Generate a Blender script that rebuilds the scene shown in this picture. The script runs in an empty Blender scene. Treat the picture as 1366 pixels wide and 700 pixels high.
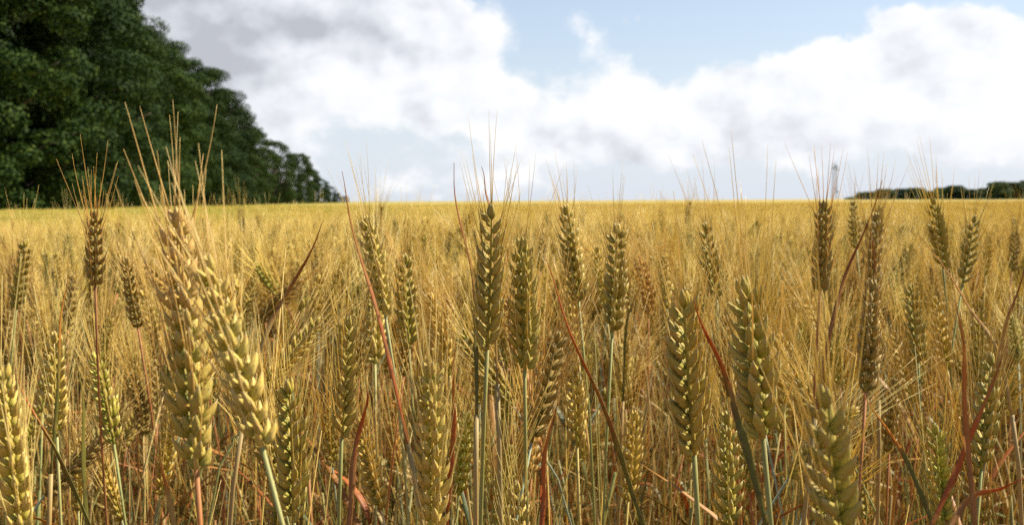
import bpy, math, random
import numpy as np
from mathutils import Vector, Matrix, Euler

random.seed(7)
RNG = np.random.default_rng(7)
C = bpy.context.scene.collection
R = math.radians

# ------------------------------------------------------------------ camera
F = 1340.0                       # focal length in pixels of the 1366 wide photograph
H = 0.93
sc = bpy.context.scene
cam_d = bpy.data.cameras.new('camera')
cam = bpy.data.objects.new('camera', cam_d)
C.objects.link(cam)
cam_d.sensor_width = 36.0
cam_d.lens = 36.0 * F / 1366.0
cam_d.clip_start = 0.02
cam_d.clip_end = 9000
PITCH = math.atan(82 / F)
ROT = (Matrix.Rotation(R(90) - PITCH, 4, 'X') @ Matrix.Rotation(R(-0.33), 4, 'Z'))
cam.matrix_world = Matrix.Translation((0, 0, H)) @ ROT
ROT3 = ROT.to_3x3()
cam_d.dof.use_dof = True
cam_d.dof.focus_distance = 0.63
cam_d.dof.aperture_fstop = cam_d.lens / 2.0      # a 2.0 mm pupil
sc.camera = cam


def at(px, py, d):
    v = ROT3 @ Vector(((px - 683) / F * d, -(py - 350) / F * d, -d))
    return Vector((0, 0, H)) + v


def proj(p):
    v = ROT3.transposed() @ (Vector(p) - Vector((0, 0, H)))
    return (683 + F * v.x / -v.z, 350 - F * v.y / -v.z, -v.z)


def smooth(a, b, x):
    t = min(1, max(0, (x - a) / (b - a)))
    return t * t * (3 - 2 * t)


def ground_z(x, y):
    d = math.hypot(x, y)
    return -0.26 * smooth(0.8, 16, d) + (0.012 * math.sin(x * 0.31 + 1) * math.sin(y * 0.23)) * smooth(8, 30, d)


# ------------------------------------------------------------------ mesh builder
class MB:
    def __init__(self):
        self.v = []
        self.f = []
        self.t = []
        self.a = []

    def add(self, vs, fs, ts, aa=None):
        o = len(self.v)
        self.v.extend(vs)
        self.f.extend([tuple(i + o for i in q) for q in fs])
        self.t.extend(ts)
        self.a.extend(aa if aa is not None else [0.0] * len(vs))

    def tube(self, pts, rad, sides=6, t0=0.0, t1=1.0, cap=True):
        n = len(pts)
        pts = [Vector(p) for p in pts]
        vs, fs, ts = [], [], []
        ref = None
        for i in range(n):
            a = pts[max(0, i - 1)]
            b = pts[min(n - 1, i + 1)]
            T = (b - a).normalized()
            if ref is None:
                ref = T.orthogonal().normalized()
            N = (ref - T * ref.dot(T)).normalized()
            ref = N
            B = T.cross(N)
            r = rad[i]
            for k in range(sides):
                an = 2 * math.pi * k / sides
                vs.append(pts[i] + (N * math.cos(an) + B * math.sin(an)) * r)
                ts.append(t0 + (t1 - t0) * i / (n - 1))
        for i in range(n - 1):
            for k in range(sides):
                k2 = (k + 1) % sides
                fs.append((i * sides + k, i * sides + k2, (i + 1) * sides + k2, (i + 1) * sides + k))
        if cap:
            fs.append(tuple(range(sides))[::-1])
            fs.append(tuple((n - 1) * sides + k for k in range(sides)))
        self.add(vs, fs, ts)

    def floret(self, base, d, out, L, w, th, sides=8, rings=6, tip=1.0):
        """a plump pointed husk: teardrop with a keel on its outer side"""
        d = d.normalized()
        out = (out - d * out.dot(d)).normalized()
        lat = d.cross(out)
        S = [0.0, 0.14, 0.34, 0.56, 0.78, 0.92, 1.0] if rings >= 6 else [0.0, 0.3, 0.7, 1.0]
        P = [0.35, 0.80, 1.0, 0.86, 0.50, 0.19, 0.03] if rings >= 6 else [0.4, 1.0, 0.7, 0.06]
        vs, fs, ts, aa = [], [], [], []
        for i, (s, p) in enumerate(zip(S, P)):
            bow = math.sin(s * math.pi * 0.85) * 0.10 * L
            c = base + d * (L * s) + out * bow
            for k in range(sides):
                an = 2 * math.pi * k / sides
                keel = 1.0 + (0.22 * max(0, math.cos(an)) ** 6)
                vs.append(c + out * (math.cos(an) * th * p * keel * 0.5) + lat * (math.sin(an) * w * p * 0.5))
                ts.append(s)
                aa.append(math.sin(an))
        n = len(S)
        for i in range(n - 1):
            for k in range(sides):
                k2 = (k + 1) % sides
                fs.append((i * sides + k, i * sides + k2, (i + 1) * sides + k2, (i + 1) * sides + k))
        fs.append(tuple(range(sides))[::-1])
        fs.append(tuple((n - 1) * sides + k for k in range(sides)))
        self.add(vs, fs, ts, aa)
        return base + d * (L * 0.98) + out * (math.sin(0.85 * math.pi) * 0.1 * L)

    def blade(self, pts, width, normal_hint, fold=0.25, twist=0.0, wprof=None):
        """leaf blade: V-folded ribbon with a little thickness, pts from base to tip"""
        n = len(pts)
        pts = [Vector(p) for p in pts]
        vs, fs, ts = [], [], []
        for i in range(n):
            a = pts[max(0, i - 1)]
            b = pts[min(n - 1, i + 1)]
            T = (b - a).normalized()
            N = Vector(normal_hint)
            N = (N - T * N.dot(T))
            if N.length < 1e-4:
                N = T.orthogonal()
            N.normalize()
            s = i / (n - 1)
            if twist:
                N = Matrix.Rotation(twist * s, 3, T) @ N
            B = T.cross(N)
            w = width * (wprof(s) if wprof else min(1, 0.35 + 2.2 * s) * (1 - s ** 2.2) + 0.02)
            e = 0.00018
            for off, up in ((-0.5, fold * 0.5), (0, 0), (0.5, fold * 0.5)):
                vs.append(pts[i] + B * (w * off) + N * (w * up + e))
                ts.append(s)
            for off, up in ((0.5, fold * 0.5), (0, 0), (-0.5, fold * 0.5)):
                vs.append(pts[i] + B * (w * off) + N * (w * up - e))
                ts.append(s)
        for i in range(n - 1):
            for k in range(6):
                k2 = (k + 1) % 6
                fs.append((i * 6 + k, i * 6 + k2, (i + 1) * 6 + k2, (i + 1) * 6 + k))
        fs.append((5, 4, 3, 2, 1, 0))
        fs.append(tuple((n - 1) * 6 + k for k in range(6)))
        self.add(vs, fs, ts)

    def mesh(self, name, mat, smooth_shade=True):
        me = bpy.data.meshes.new(name)
        nv, nf = len(self.v), len(self.f)
        me.vertices.add(nv)
        me.vertices.foreach_set('co', np.array([tuple(p) for p in self.v], dtype=np.float32).ravel())
        ls = np.array([len(q) for q in self.f], dtype=np.int32)
        me.loops.add(int(ls.sum()))
        me.loops.foreach_set('vertex_index', np.fromiter((i for q in self.f for i in q), dtype=np.int32))
        me.polygons.add(nf)
        st = np.zeros(nf, dtype=np.int32)
        st[1:] = np.cumsum(ls)[:-1]
        me.polygons.foreach_set('loop_start', st)
        if smooth_shade:
            me.polygons.foreach_set('use_smooth', np.ones(nf, dtype=bool))
        a = me.attributes.new('t', 'FLOAT', 'POINT')
        a.data.foreach_set('value', np.array(self.t, dtype=np.float32))
        if any(self.a):
            a = me.attributes.new('across', 'FLOAT', 'POINT')
            a.data.foreach_set('value', np.array(self.a, dtype=np.float32))
        me.update(calc_edges=True)
        me.validate()
        if mat:
            me.materials.append(mat)
        return me


def link(name, me, parent=None, color=None):
    o = bpy.data.objects.new(name, me)
    C.objects.link(o)
    if parent:
        o.parent = parent
    if color:
        o.color = color
    return o


def thing(name, loc, label, cat, group=None, rz=0.0):
    o = bpy.data.objects.new(name, None)
    C.objects.link(o)
    o.empty_display_size = 0.05
    o.location = loc
    o.rotation_euler = (0, 0, rz)
    o['label'] = label
    o['category'] = cat
    if group:
        o['group'] = group
    return o


# ------------------------------------------------------------------ node helpers
def new_mat(name):
    m = bpy.data.materials.new(name)
    m.use_nodes = True
    m.node_tree.nodes.clear()
    return m, NT(m.node_tree)


class NT:
    def __init__(self, t):
        self.t = t

    def n(self, typ, **kw):
        nd = self.t.nodes.new(typ)
        for k, v in kw.items():
            setattr(nd, k, v)
        return nd

    def set(self, sock, v):
        if isinstance(v, bpy.types.NodeSocket):
            self.t.links.new(v, sock)
        elif v is not None:
            sock.default_value = v

    def m(self, op, a, b=None, c=None, clamp=False):
        nd = self.n('ShaderNodeMath', operation=op, use_clamp=clamp)
        self.set(nd.inputs[0], a)
        if b is not None:
            self.set(nd.inputs[1], b)
        if c is not None:
            self.set(nd.inputs[2], c)
        return nd.outputs[0]

    def vm(self, op, a, b=None):
        nd = self.n('ShaderNodeVectorMath', operation=op)
        self.set(nd.inputs[0], a)
        if b is not None:
            self.set(nd.inputs[1], b)
        return nd.outputs[0]

    def mix(self, fac, a, b, blend='MIX'):
        nd = self.n('ShaderNodeMix', data_type='RGBA', blend_type=blend)
        self.set(nd.inputs[0], fac)
        self.set(nd.inputs[6], rgba(a))
        self.set(nd.inputs[7], rgba(b))
        return nd.outputs[2]

    def sstep(self, x, a, b, lo=0.0, hi=1.0):
        nd = self.n('ShaderNodeMapRange', interpolation_type='SMOOTHSTEP')
        self.set(nd.inputs[0], x)
        nd.inputs[1].default_value = a
        nd.inputs[2].default_value = b
        nd.inputs[3].default_value = lo
        nd.inputs[4].default_value = hi
        return nd.outputs[0]

    def noise(self, vec, scale, detail=4, rough=0.55, lac=2.0, dist=0.0):
        nd = self.n('ShaderNodeTexNoise')
        if vec is not None:
            self.set(nd.inputs['Vector'], vec)
        nd.inputs['Scale'].default_value = scale
        nd.inputs['Detail'].default_value = detail
        nd.inputs['Roughness'].default_value = rough
        nd.inputs['Lacunarity'].default_value = lac
        nd.inputs['Distortion'].default_value = dist
        return nd.outputs[0], nd.outputs[1]

    def ramp(self, fac, stops, interp='LINEAR'):
        nd = self.n('ShaderNodeValToRGB')
        cr = nd.color_ramp
        cr.interpolation = interp
        while len(cr.elements) > 1:
            cr.elements.remove(cr.elements[-1])
        cr.elements[0].position = stops[0][0]
        cr.elements[0].color = rgba(stops[0][1])
        for p, c in stops[1:]:
            e = cr.elements.new(p)
            e.color = rgba(c)
        self.set(nd.inputs[0], fac)
        return nd.outputs[0]

    def attr(self, name, typ='GEOMETRY'):
        nd = self.n('ShaderNodeAttribute', attribute_type=typ, attribute_name=name)
        return nd

    def xyz(self, x, y, z):
        nd = self.n('ShaderNodeCombineXYZ')
        for i, v in enumerate((x, y, z)):
            self.set(nd.inputs[i], v)
        return nd.outputs[0]

    def sep(self, v):
        nd = self.n('ShaderNodeSeparateXYZ')
        self.set(nd.inputs[0], v)
        return nd.outputs


def rgba(c):
    if isinstance(c, (tuple, list)) and len(c) == 3:
        return (c[0], c[1], c[2], 1.0)
    return c


def surface(nt, col, rough=0.5, spec=0.4, transl=0.0, tcol=None, bump=None, bstr=0.2, bdist=0.001):
    p = nt.n('ShaderNodeBsdfPrincipled')
    nt.set(p.inputs['Base Color'], rgba(col))
    nt.set(p.inputs['Roughness'], rough)
    p.inputs['Specular IOR Level'].default_value = spec
    if bump is not None:
        b = nt.n('ShaderNodeBump')
        b.inputs['Strength'].default_value = bstr
        b.inputs['Distance'].default_value = bdist
        nt.set(b.inputs['Height'], bump)
        nt.set(p.inputs['Normal'], b.outputs[0])
    out = nt.n('ShaderNodeOutputMaterial')
    if transl > 0:
        tr = nt.n('ShaderNodeBsdfTranslucent')
        nt.set(tr.inputs[0], rgba(tcol if tcol is not None else col))
        mx = nt.n('ShaderNodeMixShader')
        mx.inputs[0].default_value = transl
        nt.t.links.new(p.outputs[0], mx.inputs[1])
        nt.t.links.new(tr.outputs[0], mx.inputs[2])
        nt.t.links.new(mx.outputs[0], out.inputs[0])
    else:
        nt.t.links.new(p.outputs[0], out.inputs[0])


def tinted(nt, stops):
    """colour of one plant: its own object colour (alpha 0) or, for the mass, a random pick from the crop's colours"""
    oi = nt.n('ShaderNodeObjectInfo')
    pal = nt.ramp(oi.outputs['Random'], stops)
    return nt.mix(oi.outputs['Alpha'], oi.outputs['Color'], pal), oi


def field_green(nt):
    """the crop is greener towards the wood on the left and in a few strips"""
    pos = nt.n('ShaderNodeNewGeometry').outputs['Position']
    s = nt.sep(pos)
    far = nt.sstep(s[1], 7.0, 24.0)
    side = nt.m('DIVIDE', s[0], nt.m('MAXIMUM', s[1], 1.0))
    left = nt.sstep(side, 0.10, -0.34, 0.10, 1.0)
    st, _ = nt.noise(nt.vm('MULTIPLY', pos, (0.035, 0.11, 0.0)), 1.0, 3, 0.5)
    g = nt.m('MULTIPLY', nt.m('MULTIPLY', far, left), nt.sstep(st, 0.38, 0.58, 0.15, 1.0))
    return g


# ---- husk of the ears
def mk_husk():
    m, nt = new_mat('wheat_husk')
    base, oi = tinted(nt, [(0.0, (0.56, 0.41, 0.085)), (0.3, (0.68, 0.52, 0.13)), (0.5, (0.40, 0.33, 0.06)),
                           (0.75, (0.52, 0.36, 0.07)), (1.0, (0.30, 0.26, 0.05))])
    isl = nt.n('ShaderNodeNewGeometry').outputs['Random Per Island']
    base = nt.mix(nt.m('MULTIPLY', isl, 0.7), base, nt.mix(1.0, base, (1.30, 1.20, 1.1), 'MULTIPLY'))
    base = nt.mix(nt.sstep(nt.m('FRACT', nt.m('MULTIPLY', isl, 7.31)), 0.6, 1.0, 0.0, 0.55), base, nt.mix(1.0, base, (0.62, 0.58, 0.5), 'MULTIPLY'))
    t = nt.attr('t').outputs['Fac']
    tc = nt.n('ShaderNodeTexCoord').outputs['Object']
    nz, _ = nt.noise(tc, 170.0, 3, 0.6)
    # greener towards the foot of every husk, straw coloured membrane at its tip, brown flecks
    green = nt.mix(1.0, base, (0.62, 0.80, 0.55), 'MULTIPLY')
    col = nt.mix(nt.sstep(t, 0.0, 0.55), green, base)
    col = nt.mix(nt.m('MULTIPLY', nt.sstep(t, 0.72, 1.0), 0.55), col, (0.70, 0.56, 0.30))
    blush = nt.m('MULTIPLY', nt.sstep(nz, 0.56, 0.74), 0.45)
    col = nt.mix(blush, col, (0.50, 0.22, 0.075))
    col = nt.mix(nt.m('MULTIPLY', field_green(nt), 0.75), col, (0.42, 0.43, 0.05))
    fine, _ = nt.noise(nt.vm('MULTIPLY', tc, (1.0, 1.0, 0.25)), 900.0, 2, 0.5)
    rib = nt.m('SINE', nt.m('MULTIPLY', nt.attr('across').outputs['Fac'], 15.0))
    col = nt.mix(nt.m('MULTIPLY', nt.sstep(rib, 0.2, 1.0), 0.30), col, nt.mix(1.0, col, (1.25, 1.2, 1.1), 'MULTIPLY'))
    speck, _ = nt.noise(tc, 520.0, 2, 0.5)
    col = nt.mix(nt.sstep(speck, 0.66, 0.74, 0.0, 0.7), col, (0.12, 0.07, 0.03))
    hgt = nt.m('ADD', nt.m('MULTIPLY', rib, 0.5), fine)
    surface(nt, col, 0.58, 0.28, 0.12, None, hgt, 0.5, 0.0005)
    return m


def mk_awn():
    m, nt = new_mat('wheat_awn')
    base, oi = tinted(nt, [(0.0, (0.88, 0.69, 0.19)), (0.5, (0.82, 0.61, 0.13)), (1.0, (0.88, 0.73, 0.27))])
    isl = nt.n('ShaderNodeNewGeometry').outputs['Random Per Island']
    base = nt.mix(nt.sstep(isl, 0.65, 1.0, 0.0, 0.5), base, (0.58, 0.36, 0.09))
    base = nt.mix(nt.m('MULTIPLY', field_green(nt), 0.75), base, (0.50, 0.50, 0.06))
    surface(nt, base, 0.38, 0.5, 0.42)
    return m


def mk_stem():
    m, nt = new_mat('wheat_stem')
    base, oi = tinted(nt, [(0.0, (0.36, 0.28, 0.07)), (0.3, (0.14, 0.165, 0.045)), (0.55, (0.42, 0.29, 0.07)),
                           (0.75, (0.38, 0.14, 0.04)), (1.0, (0.17, 0.19, 0.06))])
    tc = nt.n('ShaderNodeTexCoord').outputs['Object']
    nz, _ = nt.noise(nt.vm('MULTIPLY', tc, (1, 1, 0.12)), 120.0, 3, 0.6)
    col = nt.mix(nt.sstep(nz, 0.4, 0.75, 0.0, 0.45), base, nt.mix(1.0, base, (1.25, 0.9, 0.6), 'MULTIPLY'))
    surface(nt, col, 0.55, 0.25, 0.05)
    return m


def mk_leaf(name, stops):
    m, nt = new_mat(name)
    base, oi = tinted(nt, stops)
    t = nt.attr('t').outputs['Fac']
    bt = nt.attr('base_tint', 'OBJECT').outputs['Color']
    hero = nt.m('SUBTRACT', 1.0, oi.outputs['Alpha'])
    tc = nt.n('ShaderNodeTexCoord').outputs['Object']
    nz, _ = nt.noise(tc, 55.0, 4, 0.65)
    tw = nt.m('ADD', t, nt.m('MULTIPLY', nt.m('SUBTRACT', nz, 0.5), 0.9))
    low = nt.m('MULTIPLY', nt.sstep(tw, 0.25, 0.70, 1.0, 0.0), hero)
    col = nt.mix(low, base, bt)
    n2, _ = nt.noise(tc, 240.0, 3, 0.6)
    col = nt.mix(nt.sstep(n2, 0.60, 0.70, 0.0, 0.6), col, (0.16, 0.08, 0.03))
    sk, _ = nt.noise(nt.vm('MULTIPLY', tc, (1, 1, 0.05)), 420.0, 3, 0.6)
    col = nt.mix(nt.sstep(nz, 0.5, 0.72, 0.0, 0.6), col, nt.mix(1.0, col, (0.55, 0.45, 0.4), 'MULTIPLY'))
    col = nt.mix(nt.sstep(sk, 0.52, 0.70, 0.0, 0.45), col, (0.60, 0.36, 0.09))
    surface(nt, col, 0.5, 0.35, 0.42)
    return m


HUSK, AWN, STEM = mk_husk(), mk_awn(), mk_stem()
LEAF = mk_leaf('wheat_leaf', [(0.0, (0.46, 0.33, 0.07)), (0.25, (0.60, 0.46, 0.13)), (0.45, (0.42, 0.17, 0.03)), (0.62, (0.15, 0.18, 0.04)), (0.8, (0.52, 0.36, 0.08)), (1.0, (0.18, 0.19, 0.045))])
LOW_LEAF = mk_leaf('low_wheat_leaf', [(0.0, (0.36, 0.25, 0.05)), (0.2, (0.56, 0.15, 0.02)), (0.36, (0.50, 0.37, 0.10)), (0.55, (0.48, 0.10, 0.018)), (0.72, (0.07, 0.10, 0.02)), (0.86, (0.44, 0.18, 0.03)), (1.0, (0.10, 0.125, 0.03))])


# ------------------------------------------------------------------ wheat parts
def bez(a, b, c, d, n):
    out = []
    for i in range(n + 1):
        t = i / n
        out.append(a * (1 - t) ** 3 + b * (3 * t * (1 - t) ** 2) + c * (3 * t * t * (1 - t)) + d * t ** 3)
    return out


def rnd(a, b):
    return random.uniform(a, b)


def ear_layout(base, tip, roll, n, bend):
    """positions and frames of the spikelets along a slightly bowed axis"""
    ax = tip - base
    L = ax.length
    T = ax.normalized()
    side = T.orthogonal().normalized()
    side = Matrix.Rotation(roll, 3, T) @ side
    bow = Vector(bend)
    def P(s):
        return base + ax * s + bow * (math.sin(s * math.pi) * L)
    res = []
    for i in range(n):
        s = (i + 0.3) / (n + 0.8)
        p = P(s)
        tt = (P(min(1, s + 0.03)) - P(max(0, s - 0.03))).normalized()
        o = side if i % 2 == 0 else -side
        o = (o - tt * o.dot(tt)).normalized()
        res.append((s, p, tt, o))
    return P, res


def spikelet(mb, p, T, o, s, k, hero):
    """one spikelet of three to five husks; returns the husk tips with their directions for the awns"""
    lat = T.cross(o)
    size = k * (0.78 + 0.30 * math.sin(min(1, s * 1.15 + 0.12) * math.pi)) * rnd(0.86, 1.12)
    sides, rings = (9, 6) if hero else (5, 3)
    tips = []
    j = lambda: rnd(-0.17, 0.17)
    for q in (-1, 1):
        d = (T * 0.90 + o * (0.44 + j()) + lat * (q * (0.42 + j()))).normalized()
        tp = mb.floret(p + o * 0.0012 * k + lat * (q * 0.0016 * k), d, o * 0.7 + lat * q, 0.0132 * size * rnd(0.9, 1.1), 0.0046 * size * rnd(0.85, 1.12), 0.0040 * size, sides, rings)
        tips.append((tp, d))
    d = (T * 0.95 + o * (0.55 + j())).normalized()
    tp = mb.floret(p + o * 0.0022 * k + T * 0.0016 * k, d, o, 0.0112 * size * rnd(0.85, 1.15), 0.0043 * size * rnd(0.85, 1.1), 0.0040 * size, sides, rings)
    tips.append((tp, d))
    if hero:     # two glumes clasping the foot of the spikelet
        for q in (-1, 1):
            d = (T * 0.8 + o * 0.50 + lat * (q * 0.62)).normalized()
            mb.floret(p - T * 0.0008 * k + lat * (q * 0.0022 * k) + o * 0.001 * k, d, lat * q + o * 0.5, 0.0082 * size, 0.0036 * size, 0.0030 * size, 7, 6)
    return tips


def awn(mb, tp, d, T, L, r, sides=4, seg=5, spread=1.0):
    dd = (d * (0.55 * spread) + T * 0.75 + Vector((rnd(-.14, .14), rnd(-.14, .14), rnd(-.03, .05)))).normalized()
    bow = Vector((rnd(-.035, .035), rnd(-.035, .035), rnd(-.02, .02))) * L
    pts = []
    for i in range(seg + 1):
        u = i / seg
        pts.append(tp - d * 0.0012 + (dd * (1 - u) + (dd * 0.92 + T * 0.12).normalized() * u).normalized() * (L * u) + bow * (u * u))
    mb.tube(pts, [r * (1 - 0.78 * (i / seg)) for i in range(seg + 1)], sides)


def stem_curve(g, b, T, n=10, lean=0.0):
    h = (b - g).length
    return bez(g, g + Vector((lean * 0.2, 0, h * 0.4)), b - T * (h * 0.28), b, n)


def wheat_mb(g, b, tip, roll, n, k, bend, hero, awn_L, awn_r, spread=1.0, r_stem=0.0016, awn_keep=1.0):
    """returns builders of the pieces, in coordinates relative to g"""
    b = b - g
    tip = tip - g
    z = Vector((0, 0, 0))
    P, lay = ear_layout(b, tip, roll, n, bend)
    T0 = (P(0.04) - P(0)).normalized()
    st = MB()
    sp = stem_curve(z, b, T0, 12 if hero else 7)
    hh = len(sp) - 1
    st.tube(sp, [r_stem * (1.15 - 0.35 * i / hh) for i in range(hh + 1)], 8 if hero else 5)
    rachis = MB()
    rp = [P(i / 8) for i in range(9)]
    rachis.tube(rp, [r_stem * 0.85 * (1 - 0.5 * i / 8) for i in range(9)], 6)
    spk, awns = [], []
    for i, (s, p, T, o) in enumerate(lay):
        mb = MB()
        tips = spikelet(mb, p, T, o, s, k, hero)
        spk.append(mb)
        for q, (tp, d) in enumerate(tips):
            if random.random() > awn_keep * (0.85 if q < 2 else 0.45):
                awn(mb, tp, d, T, rnd(0.006, 0.016), awn_r, 3, 2, 1.4)
                continue
            a = MB()
            awn(a, tp, d, T, awn_L * rnd(0.65, 1.1) * (0.75 + 0.35 * s), awn_r * rnd(0.8, 1.15), 4 if hero else 3, 6 if hero else 3, spread)
            awns.append(a)
    # terminal spikelet
    mb = MB()
    T = (P(1) - P(0.95)).normalized()
    o = lay[-1][3]
    for q in (-1, 0, 1):
        d = (T + T.cross(o) * 0.28 * q).normalized()
        tp = mb.floret(P(0.96), d, o if q == 0 else T.cross(o) * q, 0.0105 * k, 0.0042 * k, 0.0036 * k, 9 if hero else 5, 6 if hero else 3)
        a = MB()
        awn(a, tp, d, T, awn_L * rnd(0.8, 1.1), awn_r, 4 if hero else 3, 6 if hero else 3, spread)
        awns.append(a)
    spk.append(mb)
    return st, rachis, spk, awns


def merge(*mbs):
    o = MB()
    for m in mbs:
        o.add(m.v, m.f, m.t, m.a)
    return o


TONES = {   # husk, awn, stem
    'golden': ((0.62, 0.44, 0.09), (0.88, 0.68, 0.22), (0.46, 0.36, 0.10)),
    'olive': ((0.42, 0.325, 0.062), (0.84, 0.65, 0.20), (0.25, 0.25, 0.075)),
    'straw': ((0.57, 0.42, 0.10), (0.90, 0.74, 0.30), (0.36, 0.35, 0.13)),
    'yellowish green': ((0.46, 0.405, 0.07), (0.86, 0.70, 0.22), (0.28, 0.29, 0.09)),
    'rusty': ((0.52, 0.31, 0.07), (0.84, 0.58, 0.18), (0.44, 0.18, 0.055)),
    'pinkish gold': ((0.50, 0.365, 0.095), (0.86, 0.62, 0.20), (0.34, 0.14, 0.045)),
    'brown': ((0.35, 0.24, 0.055), (0.80, 0.56, 0.17), (0.34, 0.14, 0.045)),
}
GROUP = 'wheat stalks in the nearest rows of the field'
c0 = lambda c: (c[0], c[1], c[2], 0.0)


def jit(c, a=0.08):
    k = rnd(1 - a, 1 + a)
    return (c[0] * k * rnd(0.96, 1.04), c[1] * k, c[2] * k * rnd(0.93, 1.07))


def leaf_mb(root, tipdir, L, width, droop, twist=0.0):
    """a leaf growing from a point of the stem, rising then arching over"""
    d = Vector(tipdir).normalized()
    pts = []
    for i in range(9):
        u = i / 8
        pts.append(root + Vector((d.x * L * u * (0.35 + 0.65 * u), d.y * L * u * (0.35 + 0.65 * u), L * (0.85 * u * d.z - droop * u * u))))
    mb = MB()
    mb.blade(pts, width, (-d.x, -d.y, 0.6), 0.35, twist)
    return mb


LEAFC = [((0.52, 0.17, 0.035), (0.40, 0.12, 0.03)), ((0.58, 0.42, 0.15), (0.50, 0.36, 0.12)), ((0.42, 0.10, 0.025), (0.22, 0.18, 0.06)),
         ((0.56, 0.30, 0.07), (0.16, 0.20, 0.07)), ((0.20, 0.22, 0.08), (0.13, 0.18, 0.07)), ((0.60, 0.45, 0.18), (0.3, 0.3, 0.11))]


def add_leaf(parent, root, phi, L, width, droop, rise=1.0, col=None, twist=None):
    mb = leaf_mb(root, (math.cos(phi), math.sin(phi), rise), L, width, droop, rnd(-1.5, 1.5) if twist is None else twist)
    c = col or random.choice(LEAFC)
    o = link('leaf', mb.mesh('leaf', LEAF), parent, c0(jit(c[0])))
    o['base_tint'] = list(jit(c[1])) + [1.0]
    return o


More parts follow.
